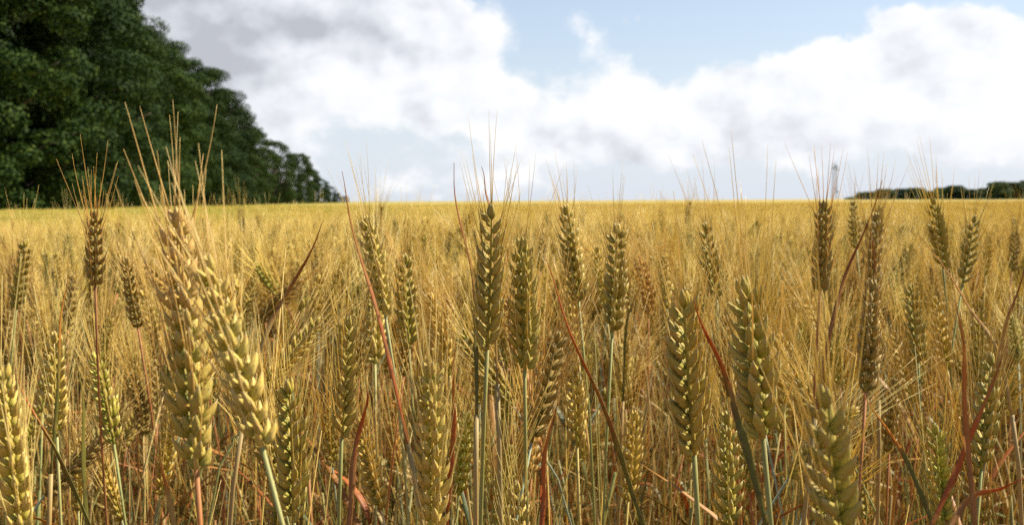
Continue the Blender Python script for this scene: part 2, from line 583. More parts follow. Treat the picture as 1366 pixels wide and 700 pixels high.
# ------------------------------------------------------------------ the stalks one can point at
# tip pixel, foot-of-ear pixel, depth (m), tone, detail, spread of the awns, awn length, label, short name
HEROES = [
    ((234, 290), (262, 626), 0.425, 'pinkish gold', 2, 0.8, 0.044, 'tallest wheat ear at left, pinkish gold tip, partly behind the bright plump ear', 'tall pinkish ear'),
    ((278, 356), (350, 596), 0.385, 'straw', 2, 0.8, 0.043, 'bright plump straw ear leaning left, in front of the tall pinkish gold ear', 'bright plump ear'),
    ((656, 285), (650, 466), 0.60, 'olive', 2, 1.0, 0.055, 'tall upright olive ear near the middle, its tip touching the skyline', 'upright middle ear'),
    ((696, 328), (700, 492), 0.66, 'olive', 2, 1.0, 0.060, 'olive ear just right of the upright middle ear, slightly lower and farther back', 'lower middle ear'),
    ((126, 288), (127, 380), 0.80, 'brown', 2, 0.9, 0.052, 'short compact brown ear on a red stem against the dark wood at left', 'compact brown ear'),
    ((168, 350), (184, 437), 1.02, 'brown', 1, 0.9, 0.05, 'small brown ear leaning left, right of the compact brown ear', 'leaning brown ear'),
    ((4, 498), (30, 722), 0.44, 'straw', 2, 0.8, 0.05, 'large pale straw ear cut off by the lower left edge', 'pale ear in the lower left corner'),
    ((72, 452), (76, 582), 0.80, 'straw', 1, 0.9, 0.06, 'straw ear with open husks, above and right of the lower left corner ear', 'open straw ear'),
    ((128, 478), (152, 592), 0.86, 'yellowish green', 1, 0.9, 0.05, 'yellowish green ear leaning left, below the compact brown ear', 'leaning green ear'),
    ((491, 296), (514, 420), 0.84, 'straw', 2, 0.9, 0.055, 'straw ear left of the middle with tip just under the skyline, leaning left', 'straw ear left of middle'),
    ((540, 348), (546, 465), 0.88, 'olive', 1, 1.0, 0.055, 'shaded olive ear just right of the straw ear left of the middle', 'shaded olive ear'),
    ((464, 432), (456, 582), 0.68, 'olive', 2, 0.9, 0.055, 'dark olive ear leaning right above the broad red leaf', 'dark olive ear'),
    ((572, 494), (578, 716), 0.50, 'straw', 2, 0.7, 0.055, 'big bright straw ear at the bottom, left of the middle, beside a red upright leaf', 'big bright bottom ear'),
    ((386, 518), (392, 694), 0.58, 'olive', 2, 0.7, 0.05, 'broad shaded olive ear at the bottom, right of the bright plump ear', 'broad shaded ear'),
    ((754, 282), (772, 402), 0.90, 'olive', 1, 0.9, 0.05, 'slim olive ear right of the middle with tip just under the skyline', 'slim skyline ear'),
    ((796, 334), (808, 412), 1.20, 'golden', 1, 0.9, 0.05, 'small golden ear leaning left, right of the slim skyline ear', 'small golden ear'),
    ((823, 308), (817, 442), 0.84, 'olive', 1, 0.9, 0.05, 'narrow olive ear right of the small golden ear', 'narrow olive ear'),
    ((941, 304), (956, 398), 1.02, 'olive', 1, 0.9, 0.055, 'dark ear leaning left above the red folded leaf, tip below the skyline', 'dark leaning ear'),
    ((912, 402), (926, 606), 0.55, 'olive', 2, 0.9, 0.05, 'broad shaded olive ear left of the folded red leaf', 'wide shaded ear'),
    ((992, 388), (1018, 584), 0.49, 'olive', 2, 0.8, 0.065, 'big olive gold ear leaning left, right of the folded red leaf', 'big olive gold ear'),
    ((1100, 536), (1124, 740), 0.36, 'olive', 2, 0.7, 0.06, 'blurred nearest ear rising from the lower edge, right of the middle', 'blurred nearest ear'),
    ((968, 560), (972, 704), 0.66, 'olive', 1, 0.8, 0.05, 'olive ear at the bottom, under the folded red leaf', 'low olive ear'),
    ((1098, 276), (1094, 388), 0.86, 'brown', 2, 0.8, 0.055, 'dark brown ear on a reddish stem beneath the far lattice tower', 'dark ear beneath the tower'),
    ((1138, 273), (1143, 332), 1.45, 'olive', 1, 0.8, 0.05, 'small dark ear poking up just right of the ear beneath the tower', 'small poking ear'),
    ((1167, 292), (1161, 392), 0.92, 'brown', 1, 0.9, 0.055, 'brown ear behind the long slanting red blade, upper one of two in line', 'upper ear behind the red blade'),
    ((1162, 384), (1155, 522), 0.74, 'brown', 1, 0.9, 0.055, 'brown ear beneath the slanting red blade, lower one of two in line', 'lower ear under the red blade'),
    ((1245, 270), (1258, 358), 1.00, 'olive', 2, 0.8, 0.055, 'dark olive ear before the far trees, rising tallest at the right', 'tall right ear'),
    ((1299, 294), (1284, 378), 1.05, 'olive', 1, 0.9, 0.05, 'olive ear leaning right, next to the tall right ear', 'right leaning ear'),
    ((1319, 318), (1315, 368), 1.6, 'golden', 1, 0.9, 0.05, 'tiny golden ear right of the right leaning ear', 'tiny golden ear'),
    ((1356, 312), (1350, 362), 1.6, 'brown', 1, 0.9, 0.05, 'tiny brown ear at the right edge just below the skyline', 'tiny ear at the right edge'),
    ((1216, 386), (1225, 482), 0.98, 'olive', 1, 0.9, 0.055, 'shaded olive ear right of the two ears in line', 'shaded right ear'),
    ((1248, 402), (1264, 494), 1.00, 'golden', 1, 0.9, 0.055, 'golden ear under the red blade that slants across the right side', 'golden ear at the right'),
    ((1322, 482), (1309, 626), 0.70, 'olive', 1, 0.8, 0.05, 'dark ear with pale glinting husks by the lower right edge', 'dark lower right ear'),
    ((1248, 574), (1258, 700), 0.74, 'yellowish green', 1, 1.1, 0.06, 'green ear with spreading bristles at the bottom right, left of the brown stem', 'spreading green ear'),
    ((690, 652), (698, 780), 0.62, 'straw', 1, 0.7, 0.045, 'pale ear tip peeping over the bottom edge at the middle', 'pale bottom tip'),
    ((34, 326), (22, 412), 1.10, 'olive', 1, 1.0, 0.055, 'olive ear leaning right near the left edge, under the dark wood', 'ear near the left edge'),
    ((76, 340), (76, 384), 1.75, 'straw', 1, 0.9, 0.05, 'tiny straw ear left of the compact brown ear', 'tiny straw ear'),
    ((96, 372), (91, 436), 1.25, 'brown', 1, 0.9, 0.05, 'small brown ear lower left of the compact brown ear', 'small brown ear'),
    ((318, 324), (319, 364), 1.9, 'straw', 1, 0.9, 0.05, 'tiny straw ear alone, right of the tall pinkish ear', 'tiny lone ear'),
    ((762, 478), (770, 596), 0.82, 'golden', 1, 0.9, 0.05, 'golden ear crossed by the long orange and green leaf', 'crossed golden ear'),
    ((846, 556), (838, 668), 0.85, 'golden', 1, 0.9, 0.05, 'golden ear at the bottom, right of the long orange and green leaf', 'golden bottom ear'),
    ((884, 346), (890, 412), 1.35, 'golden', 1, 0.9, 0.05, 'small golden ear left of the dark leaning ear', 'small golden right ear'),
    ((724, 312), (721, 362), 1.65, 'brown', 1, 0.9, 0.05, 'tiny brown ear between the lower middle ear and the slim skyline ear', 'tiny brown middle ear'),
    ((622, 556), (612, 660), 0.88, 'yellowish green', 1, 0.9, 0.05, 'greenish ear low between the big bright bottom ear and the middle stem', 'greenish low ear'),
    ((1040, 452), (1046, 540), 1.05, 'golden', 1, 0.9, 0.06, 'golden ear right behind the big olive gold ear', 'golden ear behind'),
    ((424, 372), (420, 446), 1.25, 'golden', 1, 0.9, 0.055, 'small golden ear beside the slanting brown blade left of the middle', 'small ear by the brown blade'),
    ((1192, 512), (1186, 604), 1.0, 'brown', 1, 0.9, 0.055, 'brown ear low down, right of the blurred nearest ear', 'low brown ear'),
    ((226, 560), (214, 660), 0.92, 'golden', 1, 0.9, 0.05, 'golden ear low down, left of the foot of the tall pinkish ear', 'low golden left ear'),
]
hero_info = []


def build_hero(h):
    (tx, ty), (bx, by), d, tone, detail, spread, aL, label, short = h
    tip, b = at(tx, ty, d), at(bx, by, d + rnd(-0.01, 0.02))
    L = (tip - b).length
    k = max(0.78, min(1.10, (L / 0.082) ** 0.6)) * (0.84 if tx < 600 and d < 0.52 else 1.14 if tx > 900 and d < 0.56 else 1.0)
    n = max(13, min(23, int(L / 0.0043 / max(1.0, k ** 0.5))))
    lean = (b - tip)
    gx, gy = b.x + lean.x * 0.5 + rnd(-.02, .02), b.y + lean.y * 0.5 + rnd(0, .03)
    g = Vector((gx, gy, ground_z(gx, gy)))
    st, ra, spk, aw = wheat_mb(g, b, tip, rnd(0, 6.28), n, k, (rnd(-.012, .012), 0, 0), detail == 2, aL * rnd(0.98, 1.15), 0.00036, spread * 1.55,
                               0.0015 * min(1.2, k), 0.78)
    cols = TONES[tone]
    t = thing('wheat_stalk', g, label, 'wheat stalk', GROUP)
    hc, ac, scol = jit(cols[0], 0.05), jit(cols[1], 0.05), jit(cols[2], 0.08)
    link('stem', st.mesh('stem', STEM), t, c0(scol))
    if detail == 2:
        e = link('ear', ra.mesh('rachis', STEM), t, c0(hc))
        for i, m in enumerate(spk):
            hs = hc
            if tone == 'pinkish gold':      # ripe and pink towards the tip, still olive at the foot
                f = smooth(0.35, 0.8, i / len(spk))
                hs = tuple(a * (1 - f) + b * f for a, b in zip((0.44, 0.34, 0.07), (0.60, 0.385, 0.115)))
            link('spikelet', m.mesh('spikelet', HUSK), e, c0(jit(hs, 0.07)))
        for m in aw:
            link('awn', m.mesh('awn', AWN), e, c0(jit(ac, 0.12)))
    else:
        e = link('ear', merge(ra, *spk).mesh('ear', HUSK), t, c0(hc))
        link('beard', merge(*aw).mesh('beard', AWN), e, c0(ac))
    hb = (b - g)
    for i in range(random.choice((1, 2))):
        u = rnd(0.35, 0.66)
        add_leaf(t, Vector((hb.x * u * 0.4, hb.y * u * 0.4, hb.z * u)), rnd(0, 6.28), rnd(0.14, 0.22), rnd(0.006, 0.010), rnd(0.2, 0.9))
    hero_info.append(((tx + bx) / 2, (ty + by) / 2, d, short, abs(by - ty)))


for h in HEROES:
    build_hero(h)

# ------------------------------------------------------------------ leafy shoots: long dry leaves standing out of the crop
# polyline of pixels from tip to foot, depth, width (m), tip colour, foot colour, label
RED, ORANGE, DARKRED, GREEN, TAN, RUST = (0.48, 0.13, 0.025), (0.60, 0.25, 0.04), (0.38, 0.14, 0.04), (0.20, 0.18, 0.03), (0.56, 0.38, 0.12), (0.44, 0.20, 0.055)
SHOOTS = [
    ([(722, 340), (752, 412), (790, 506), (830, 610), (862, 712)], 0.60, 0.0052, RED, GREEN, 'long dry leaf slanting down right of the middle, red turning orange then green'),
    ([(604, 218), (614, 290), (630, 390), (636, 470), (634, 560)], 0.66, 0.0042, DARKRED, GREEN, 'thin dark red upright leaf with tip against the sky, left of the upright middle ear'),
    ([(640, 222), (648, 252), (655, 290), (660, 380), (664, 520)], 0.68, 0.0030, DARKRED, TAN, 'thin dark leaf tip just above the upright middle ear'),
    ([(1176, 240), (1150, 314), (1126, 376), (1104, 446), (1088, 560)], 0.72, 0.0044, DARKRED, RUST, 'long dark red blade slanting up to the skyline at the right'),
    ([(1226, 312), (1262, 366), (1296, 412), (1330, 470), (1352, 560)], 0.78, 0.0042, RUST, TAN, 'thin rusty blade slanting down across the right side'),
    ([(1372, 338), (1352, 400), (1334, 460), (1320, 560)], 0.70, 0.0042, RUST, TAN, 'rusty blade leaning out over the right edge'),
    ([(436, 292), (410, 340), (376, 404), (344, 476), (322, 580)], 0.70, 0.0048, RUST, TAN, 'slanting brown blade left of the middle, tip at the skyline'),
    ([(454, 228), (470, 300), (496, 400), (524, 500), (546, 600)], 0.66, 0.0042, RUST, RED, 'very long thin rusty blade left of the middle, tip above the skyline'),
    ([(488, 512), (482, 560), (472, 630), (462, 720)], 0.46, 0.0042, RED, RUST, 'broad red leaf standing upright at the bottom left of the middle'),
    ([(607, 452), (606, 520), (602, 600), (596, 720)], 0.52, 0.0040, ORANGE, RED, 'narrow red upright leaf beside the big bright bottom ear'),
    ([(926, 398), (946, 450), (972, 516), (992, 580), (1024, 712)], 0.46, 0.0052, RED, GREEN, 'folded red and orange leaf with dark green foot, beside the big olive gold ear'),
    ([(1276, 398), (1282, 480), (1292, 580), (1300, 716)], 0.40, 0.0036, RUST, RUST, 'brown upright leaf in the lower right, blurred'),
    ([(1344, 452), (1312, 540), (1276, 620), (1236, 716)], 0.44, 0.0040, RUST, RED, 'red leaf leaning right in the lower right corner'),
    ([(16, 486), (44, 540), (80, 610), (126, 712)], 0.56, 0.0052, RED, GREEN, 'red leaf slanting down at the lower left, green at its foot'),
    ([(86, 372), (82, 430), (76, 520), (68, 640)], 0.70, 0.0036, ORANGE, GREEN, 'thin orange upright leaf in front of the open straw ear'),
    ([(1150, 520), (1186, 580), (1216, 626), (1250, 712)], 0.62, 0.0046, ORANGE, GREEN, 'bright orange leaf with dark green foot left of the spreading green ear'),
    ([(1372, 640), (1330, 650), (1290, 664), (1262, 720)], 0.46, 0.0040, RED, RUST, 'crumpled red leaf bending in from the right edge near the bottom'),
    ([(100, 470), (108, 540), (112, 620), (116, 720)], 0.75, 0.0050, GREEN, GREEN, 'grey green upright leaf at the lower left'),
    ([(210, 610), (226, 650), (236, 720)], 0.36, 0.0030, RUST, TAN, 'blurred orange leaf at the bottom edge, left of the tall pinkish stem'),
    ([(742, 520), (732, 590), (724, 660), (720, 730)], 0.60, 0.0050, RUST, RED, 'rusty leaf low in the middle beside the golden ear'),
    ([(868, 340), (850, 390), (836, 440), (830, 540)], 1.05, 0.0040, TAN, GREEN, 'thin tan blade tip behind the narrow olive ear'),
    ([(1158, 286), (1163, 340), (1170, 430), (1172, 540)], 0.90, 0.0036, RUST, TAN, 'thin rusty upright blade left of the two ears in line'),
]


def build_shoot(s):
    px, d, w, c1, c2, label = s
    pts = [at(x, y, d + 0.012 * math.sin(i)) for i, (x, y) in enumerate(px)]
    # smooth the polyline (Catmull-Rom), tip first
    ext = [pts[0] * 2 - pts[1]] + pts + [pts[-1] * 2 - pts[-2]]
    sm = []
    for i in range(1, len(ext) - 2):
        for q in range(5):
            t = q / 5
            a, b, c, e = ext[i - 1], ext[i], ext[i + 1], ext[i + 2]
            sm.append(0.5 * ((2 * b) + (c - a) * t + (2 * a - 5 * b + 4 * c - e) * t * t + (3 * b - a - 3 * c + e) * t ** 3))
    sm.append(pts[-1])
    p1, p2, am = rnd(0, 6.28), rnd(0, 6.28), 0.0007 + 0.0007 * rnd(0, 1)
    nS = len(sm)
    for i in range(nS):
        f = 1 - i / nS
        sm[i] = sm[i] + Vector((math.sin(i * 0.55 + p1) * am * (0.4 + f), math.sin(i * 0.4 + p2) * am * 3 * f, math.sin(i * 0.8 + p2) * am * 0.4))
    foot = sm[-1]
    dirn = (foot - sm[-2]).normalized()
    gx, gy = foot.x + dirn.x * 0.15, foot.y + dirn.y * 0.05 + 0.02
    g = Vector((gx, gy, ground_z(gx, gy)))
    t = thing('wheat_shoot', g, label, 'leafy shoot', 'leafy wheat shoots standing among the ears')
    mb = MB()
    sm = [p - g for p in sm[::-1]]
    mb.blade(sm, w * 0.68, (rnd(-.5, .5), -1, 0.3), 0.6, random.choice((-1, 1)) * rnd(0.5, 1.6), lambda u: (1.0 if u < 0.35 else max(0.03, 1 - ((u - 0.35) / 0.65) ** 1.3)) * (0.7 + 0.3 * min(1, u * 4)) * (1 + 0.14 * math.sin(u * 23 + p1) + 0.08 * math.sin(u * 51 + p2)))
    o = link('leaf', mb.mesh('leaf', LEAF), t, c0(c1))
    o['base_tint'] = [c2[0], c2[1], c2[2], 1.0]
    st = MB()
    st.tube(bez(Vector((0, 0, 0)), Vector((0, 0, (foot - g).z * 0.5)), sm[0] + dirn * 0.08, sm[0] - dirn * 0.004, 8), [0.0017] * 9, 6)
    link('stem', st.mesh('stem', STEM), t, c0(jit((0.34, 0.24, 0.09))))


for s in SHOOTS:
    build_shoot(s)


# ------------------------------------------------------------------ prototypes for the rest of the rows
def proto_pieces(detail, seed, hgt=0.80, awn_r=0.00050):
    random.seed(seed)
    lean = rnd(0.0, 0.07)
    L = rnd(0.062, 0.090)
    b = Vector((lean, rnd(-.01, .01), hgt - L))
    ang = rnd(0.02, 0.35) if seed % 4 else rnd(0.5, 0.95)
    tip = b + Vector((math.sin(ang), rnd(-.1, .1), math.cos(ang))) * L
    g = Vector((0, 0, 0))
    n = int(L / 0.0044)
    st, ra, spk, aw = wheat_mb(g, b, tip, rnd(0, 6.28), n, L / 0.082 * (1.05 if detail else 1.42), (rnd(-.04, .04), rnd(-.04, .04), 0), False, rnd(0.070, 0.105), awn_r, 1.25, 0.0014,
                               1.15 if detail else 0.85)
    leaves = []
    for i in range(random.choice((1, 2, 2))):
        u = rnd(0.38, 0.82)
        phi = rnd(0, 6.28)
        leaves.append(leaf_mb(Vector((b.x * u * u, b.y * u, b.z * u)), (math.cos(phi), math.sin(phi), 1.0), rnd(0.12, 0.24), rnd(0.004, 0.008), rnd(-0.1, 0.7), rnd(-1.5, 1.5)))
    return st, ra, spk, aw, leaves, tip, b


# ------------------------------------------------------------------ individual stalks of the first two metres
PROTO = []
for i in range(14):
    st, ra, spk, aw, lv, tip, b = proto_pieces(True, 100 + i)
    PROTO.append(dict(stem=st.mesh('stem', STEM), ear=merge(ra, *spk).mesh('ear', HUSK), beard=merge(*aw).mesh('beard', AWN),
                      leaves=[m.mesh('leaf', LEAF) for m in lv], tip=tip, b=b))
random.seed(21)


def rot_z(v, a):
    return Vector((v.x * math.cos(a) - v.y * math.sin(a), v.x * math.sin(a) + v.y * math.cos(a), v.z))


first = {}
used_labels = set(h[7] for h in HEROES)
fill_xy = []


def place_fill(i, loc, rz, s, tone, label):
    p = PROTO[i]
    cols = TONES[tone]
    if i not in first:
        t = thing('wheat_stalk', loc, label, 'wheat stalk', GROUP, rz)
        link('stem', p['stem'], t)
        e = link('ear', p['ear'], t)
        link('beard', p['beard'], e)
        for m in p['leaves']:
            link('leaf', m, t)
        first[i] = t
    else:
        src = first[i]
        t = src.copy()
        C.objects.link(t)
        t['label'] = label
        for ch in list(src.children):
            c = ch.copy()
            C.objects.link(c)
            c.parent = t
            for gch in list(ch.children):
                q = gch.copy()
                C.objects.link(q)
                q.parent = c
    t.location = loc
    t.rotation_euler = (0, 0, rz)
    t.scale = (s, s, s)
    for ch in t.children:
        if ch.name.startswith('stem'):
            ch.color = c0(jit(random.choice((cols[2], cols[2], (0.42, 0.17, 0.06), (0.28, 0.32, 0.19), (0.5, 0.38, 0.14))), 0.15))
        elif ch.name.startswith('ear'):
            ch.color = c0(jit(cols[0], 0.12))
            for q in ch.children:
                q.color = c0(jit(cols[1], 0.12))
        else:
            lc = random.choice(LEAFC)
            ch.color = c0(jit(lc[0], 0.15))
            ch['base_tint'] = list(jit(lc[1])) + [1.0]
    return t


def relation(px, py, d, hx, hy, hd, hlen):
    dx, dy = px - hx, py - hy
    if abs(dx) > abs(dy) * 0.8:
        s = ('right of' if dx > 0 else 'left of')
        if dy > 50:
            s = 'lower ' + s
        elif dy < -50:
            s = 'upper ' + s
        elif abs(dx) < 45:
            s = 'close ' + s
    else:
        s = 'below' if dy > 0 else 'above'
        if dx > 25:
            s += ' and right of'
        elif dx < -25:
            s += ' and left of'
        elif abs(dy) < 60:
            s = 'just ' + s
    return s


N_FILL, tries = 0, 0
WANT = 228
while N_FILL < WANT and tries < 60000:
    tries += 1
    d = math.sqrt(rnd(0.72 ** 2, 2.05 ** 2))
    x = rnd(-0.54, 0.54) * d
    i = random.randrange(len(PROTO))
    p = PROTO[i]
    rz = rnd(0, 6.28)
    gz = ground_z(x, d)
    top = H - (rnd(0.05, 0.24) + 0.02 * d)
    s = (top - gz) / p['tip'].z
    tip = rot_z(p['tip'] * s, rz) + Vector((x, d, gz))
    eb = rot_z(p['b'] * s, rz) + Vector((x, d, gz))
    px, py, dd = proj(tip)
    bx, by, bd = proj(eb)
    if not (6 < px < 1360 and 322 + 14 * math.sin(px * 0.013) < py < 640 and by < 735):
        continue
    if any((x - a) ** 2 + (d - b) ** 2 < 0.043 ** 2 for a, b in fill_xy):
        continue
    cx, cy = (px + bx) / 2, (py + by) / 2
    bad = False
    for hx, hy, hd, short, hl in hero_info:
        if dd < hd + 0.05 and abs(cx - hx) < 32 and abs(cy - hy) < (hl + abs(by - py)) * 0.5 + 10:
            bad = True
            break
        if dd < hd + 0.35 and abs(cx - hx) < 14 and abs(py - (hy - hl / 2)) < 40:
            bad = True
            break
    if bad:
        continue
    lean = bx - px
    ln = 'leaning left' if lean > 12 else 'leaning right' if lean < -12 else 'standing upright'
    size = 'tiny' if by - py < 48 else 'small' if by - py < 66 else 'medium' if by - py < 88 else 'large'
    near = sorted(hero_info, key=lambda q: (q[0] - cx) ** 2 + (q[1] - cy) ** 2)[:5]
    tones = ['golden', 'olive', 'straw', 'yellowish green', 'rusty', 'olive', 'olive', 'brown', 'golden']
    random.shuffle(tones)
    lab = None
    for hh in near[:4]:
        for tone in tones:
            c = f"{size} {tone} ear {ln}, {relation(cx, cy, dd, *hh[:3], hh[4])} the {hh[3]}"
            if c not in used_labels and len(c.split()) <= 16:
                lab = c
                break
        if lab:
            break
    if not lab:
        continue
    used_labels.add(lab)
    fill_xy.append((x, d))
    place_fill(i, Vector((x, d, gz)), rz, s, tone, lab)
    N_FILL += 1
print('fill stalks', N_FILL, 'tries', tries)


# ------------------------------------------------------------------ the mass of the crop
def hidden_proto(name, mbs):
    """source mesh for the mass: several materials joined in one mesh, never linked to the scene"""
    v, f, t, ac, mi = [], [], [], [], []
    mats = [HUSK, AWN, STEM, LEAF, LOW_LEAF]
    for mb, k in mbs:
        o = len(v)
        v += mb.v
        f += [tuple(i + o for i in q) for q in mb.f]
        t += mb.t
        ac += mb.a
        mi += [k] * len(mb.f)
    m = MB()
    m.v, m.f, m.t, m.a = v, f, t, ac
    me = m.mesh(name, None)
    for q in mats:
        me.materials.append(q)
    me.polygons.foreach_set('material_index', np.array(mi, dtype=np.int32))
    ob = bpy.data.objects.new(name, me)
    return ob


def moved(mb, off, rz, s):
    o = MB()
    o.v = [rot_z(Vector(p), rz) * s + off for p in mb.v]
    o.f, o.t = mb.f, mb.t
    return o


sources = []
single = []
for i in range(8):
    st, ra, spk, aw, lv, tip, b = proto_pieces(False, 300 + i, 0.80, 0.00052)
    single.append((st, ra, spk, aw, lv))
    sources.append(hidden_proto('crop_stalk', [(st, 2), (merge(ra, *spk), 0), (merge(*aw), 1)] + [(m, 3) for m in lv]))
N_SINGLE = len(sources)
# clumps for the middle distance: simplified stalks
random.seed(5)


def simple_stalk(x, y, h, thick):
    L = rnd(0.065, 0.09)
    ln, phi = rnd(0.0, 0.3), rnd(0, 6.28)
    b = Vector((x, y, h - L))
    T = Vector((math.sin(ln) * math.cos(phi), math.sin(ln) * math.sin(phi), math.cos(ln)))
    ear, beard, st = MB(), MB(), MB()
    ear.tube([b, b + T * L * 0.25, b + T * L * 0.7, b + T * L], [0.003 * thick, 0.0075 * thick, 0.0065 * thick, 0.002], 5)
    for q in range(13):
        a = rnd(0, 6.28)
        dd = (T + Vector((math.cos(a), math.sin(a), 0)) * rnd(0.1, 0.5)).normalized()
        p0 = b + T * (L * rnd(0.4, 1.0))
        beard.tube([p0, p0 + dd * rnd(0.06, 0.10)], [0.0009 * thick, 0.0003 * thick], 3, cap=False)
    st.tube([Vector((x - T.x * .1, y - T.y * .1, h * 0.45)), b], [0.0017 * thick, 0.0015 * thick], 3, cap=False)
    return ear, beard, st


for i in range(5):
    parts = []
    for q in range(34):
        e, bd, st = simple_stalk(rnd(-.26, .26), rnd(-.26, .26), 0.80 + random.gauss(0, 0.035), 1.35)
        parts += [(e, 0), (bd, 1), (st, 2)]
        if q % 3 == 0:
            phi = rnd(0, 6.28)
            parts.append((leaf_mb(Vector((rnd(-.26, .26), rnd(-.26, .26), rnd(.5, .66))), (math.cos(phi), math.sin(phi), 1.0), 0.16, 0.010, rnd(0, .8), 0.5), 3))
    sources.append(hidden_proto('crop_clump', parts))
N_CLUMP0 = N_SINGLE
N_CLUMP1 = len(sources)
# low leafy shoots that fill the foot of the crop
for i in range(6):
    random.seed(700 + i)
    parts = []
    h = rnd(0.42, 0.60)
    st = MB()
    st.tube(bez(Vector((0, 0, 0)), Vector((0, 0, h * .4)), Vector((rnd(-.03, .03), rnd(-.03, .03), h * .7)), Vector((rnd(-.06, .06), rnd(-.06, .06), h)), 6), [0.0017] * 7, 5)
    parts.append((st, 2))
    for q in range(2):
        phi, hh, ln = rnd(0, 6.28), rnd(0.55, 0.78), rnd(0.02, 0.20)
        mb = MB()
        e0 = Vector((math.cos(phi) * ln, math.sin(phi) * ln, hh))
        mb.tube([e0 * (j / 5) + Vector((0, 0, -0.05 * ln * math.sin(j / 5 * 3.14))) for j in range(6)], [0.0011 - 0.0008 * (j / 5) ** 3 for j in range(6)], 4)
        parts.append((mb, (1, 2)[q] if i % 2 else 2))
    for q in range(3):
        phi, hh, ln = rnd(0, 6.28), rnd(0.5, 0.74), rnd(0.03, 0.2)
        mb = MB()
        x0, y0 = rnd(-.05, .05), rnd(-.05, .05)
        mb.blade([Vector((x0 + math.cos(phi) * ln * (j / 6) ** 1.6, y0 + math.sin(phi) * ln * (j / 6) ** 1.6, hh * j / 6)) for j in range(7)], rnd(0.002, 0.0042), (rnd(-1, 1), rnd(-1, 1), .1), 0.3, rnd(-1, 1))
        parts.append((mb, 3))
    for q in range(4):
        phi = rnd(0, 6.28)
        u = rnd(0.25, 0.95)
        parts.append((leaf_mb(Vector((0, 0, h * u)), (math.cos(phi), math.sin(phi), 1.0), rnd(0.12, 0.26), rnd(0.004, 0.008), rnd(-0.1, 0.45), rnd(-2, 2)), 4))
    sources.append(hidden_proto('low_shoot', parts))
N_LOW0, N_LOW1 = N_CLUMP1, len(sources)


def scatter(name, pts, rots, scl, idx, label, srcs):
    me = bpy.data.meshes.new(name)
    me.vertices.add(len(pts))
    me.vertices.foreach_set('co', np.asarray(pts, dtype=np.float32).ravel())
    for nm, typ, arr in (('rot', 'FLOAT_VECTOR', rots), ('scl', 'FLOAT', scl), ('idx', 'INT', idx)):
        a = me.attributes.new(nm, typ, 'POINT')
        a.data.foreach_set('vector' if typ == 'FLOAT_VECTOR' else 'value', np.asarray(arr, dtype=np.int32 if typ == 'INT' else np.float32).ravel())
    me.update()
    ob = link(name, me)
    ob['kind'] = 'stuff'
    ob['label'] = label
    ob['category'] = 'wheat crop'
    ng = bpy.data.node_groups.new(name, 'GeometryNodeTree')
    ng.interface.new_socket(name='Geometry', in_out='INPUT', socket_type='NodeSocketGeometry')
    ng.interface.new_socket(name='Geometry', in_out='OUTPUT', socket_type='NodeSocketGeometry')
    N, Lk = ng.nodes, ng.links
    gi, go = N.new('NodeGroupInput'), N.new('NodeGroupOutput')
    join = N.new('GeometryNodeJoinGeometry')
    for s in reversed(srcs):
        o = N.new('GeometryNodeObjectInfo')
        o.inputs['Object'].default_value = s
        o.inputs['As Instance'].default_value = True
        Lk.new(o.outputs['Geometry'], join.inputs[0])
    iop = N.new('GeometryNodeInstanceOnPoints')
    iop.inputs['Pick Instance'].default_value = True
    Lk.new(gi.outputs[0], iop.inputs['Points'])
    Lk.new(join.outputs[0], iop.inputs['Instance'])
    for nm, typ, sock in (('rot', 'FLOAT_VECTOR', 'Rotation'), ('scl', 'FLOAT', 'Scale'), ('idx', 'INT', 'Instance Index')):
        na = N.new('GeometryNodeInputNamedAttribute')
        na.data_type = typ
        na.inputs['Name'].default_value = nm
        Lk.new(na.outputs['Attribute'], iop.inputs[sock])
    Lk.new(iop.outputs[0], go.inputs[0])
    md = ob.modifiers.new('scatter', 'NODES')
    md.node_group = ng
    ob.color = (1, 1, 1, 1)
    return ob


random.seed(99)
P_, R_, S_, I_ = [], [], [], []


def sow(d0, d1, dens, lo, hi, half=0.62, stalk=True):
    area = half * (d1 * d1 - d0 * d0)
    for _ in range(int(area * dens)):
        d = math.sqrt(rnd(d0 * d0, d1 * d1))
        x = rnd(-half, half) * d
        gz = ground_z(x, d)
        h = (0.755 + random.gauss(0, 0.055)) if stalk else 0.775 + random.gauss(0, 0.02)
        h += 0.03 * math.sin(x * 0.9 + 2.0 * math.sin(d * 0.35)) * smooth(2, 6, d)
        P_.append((x, d, gz))
        R_.append((rnd(-.08, .08), rnd(-.08, .08), rnd(0, 6.28)))
        S_.append(h / 0.80)
        I_.append(random.randrange(lo, hi))


sow(1.85, 3.2, 215, 0, N_SINGLE)
sow(3.2, 7.0, 190, 0, N_SINGLE)
sow(7.0, 16.0, 14, N_CLUMP0, N_CLUMP1, 0.62, False)
sow(16.0, 45.0, 6, N_CLUMP0, N_CLUMP1, 0.62, False)
sow(45.0, 110.0, 1.6, N_CLUMP0, N_CLUMP1, 0.6, False)
# the stand goes on to both sides of the nearest rows
for _ in range(1500):
    d = rnd(0.3, 6.0)
    x = random.choice((-1, 1)) * (0.62 * d + 0.06 + rnd(0, 1.3))
    P_.append((x, d, ground_z(x, d)))
    R_.append((rnd(-.08, .08), rnd(-.08, .08), rnd(0, 6.28)))
    S_.append((0.755 + random.gauss(0, 0.055)) / 0.80)
    I_.append(random.randrange(0, N_SINGLE))
print('crop points', len(P_))
crop = scatter('wheat_crop', P_, R_, S_, I_, 'dense golden wheat crop stretching back to the skyline', sources[:N_CLUMP1])

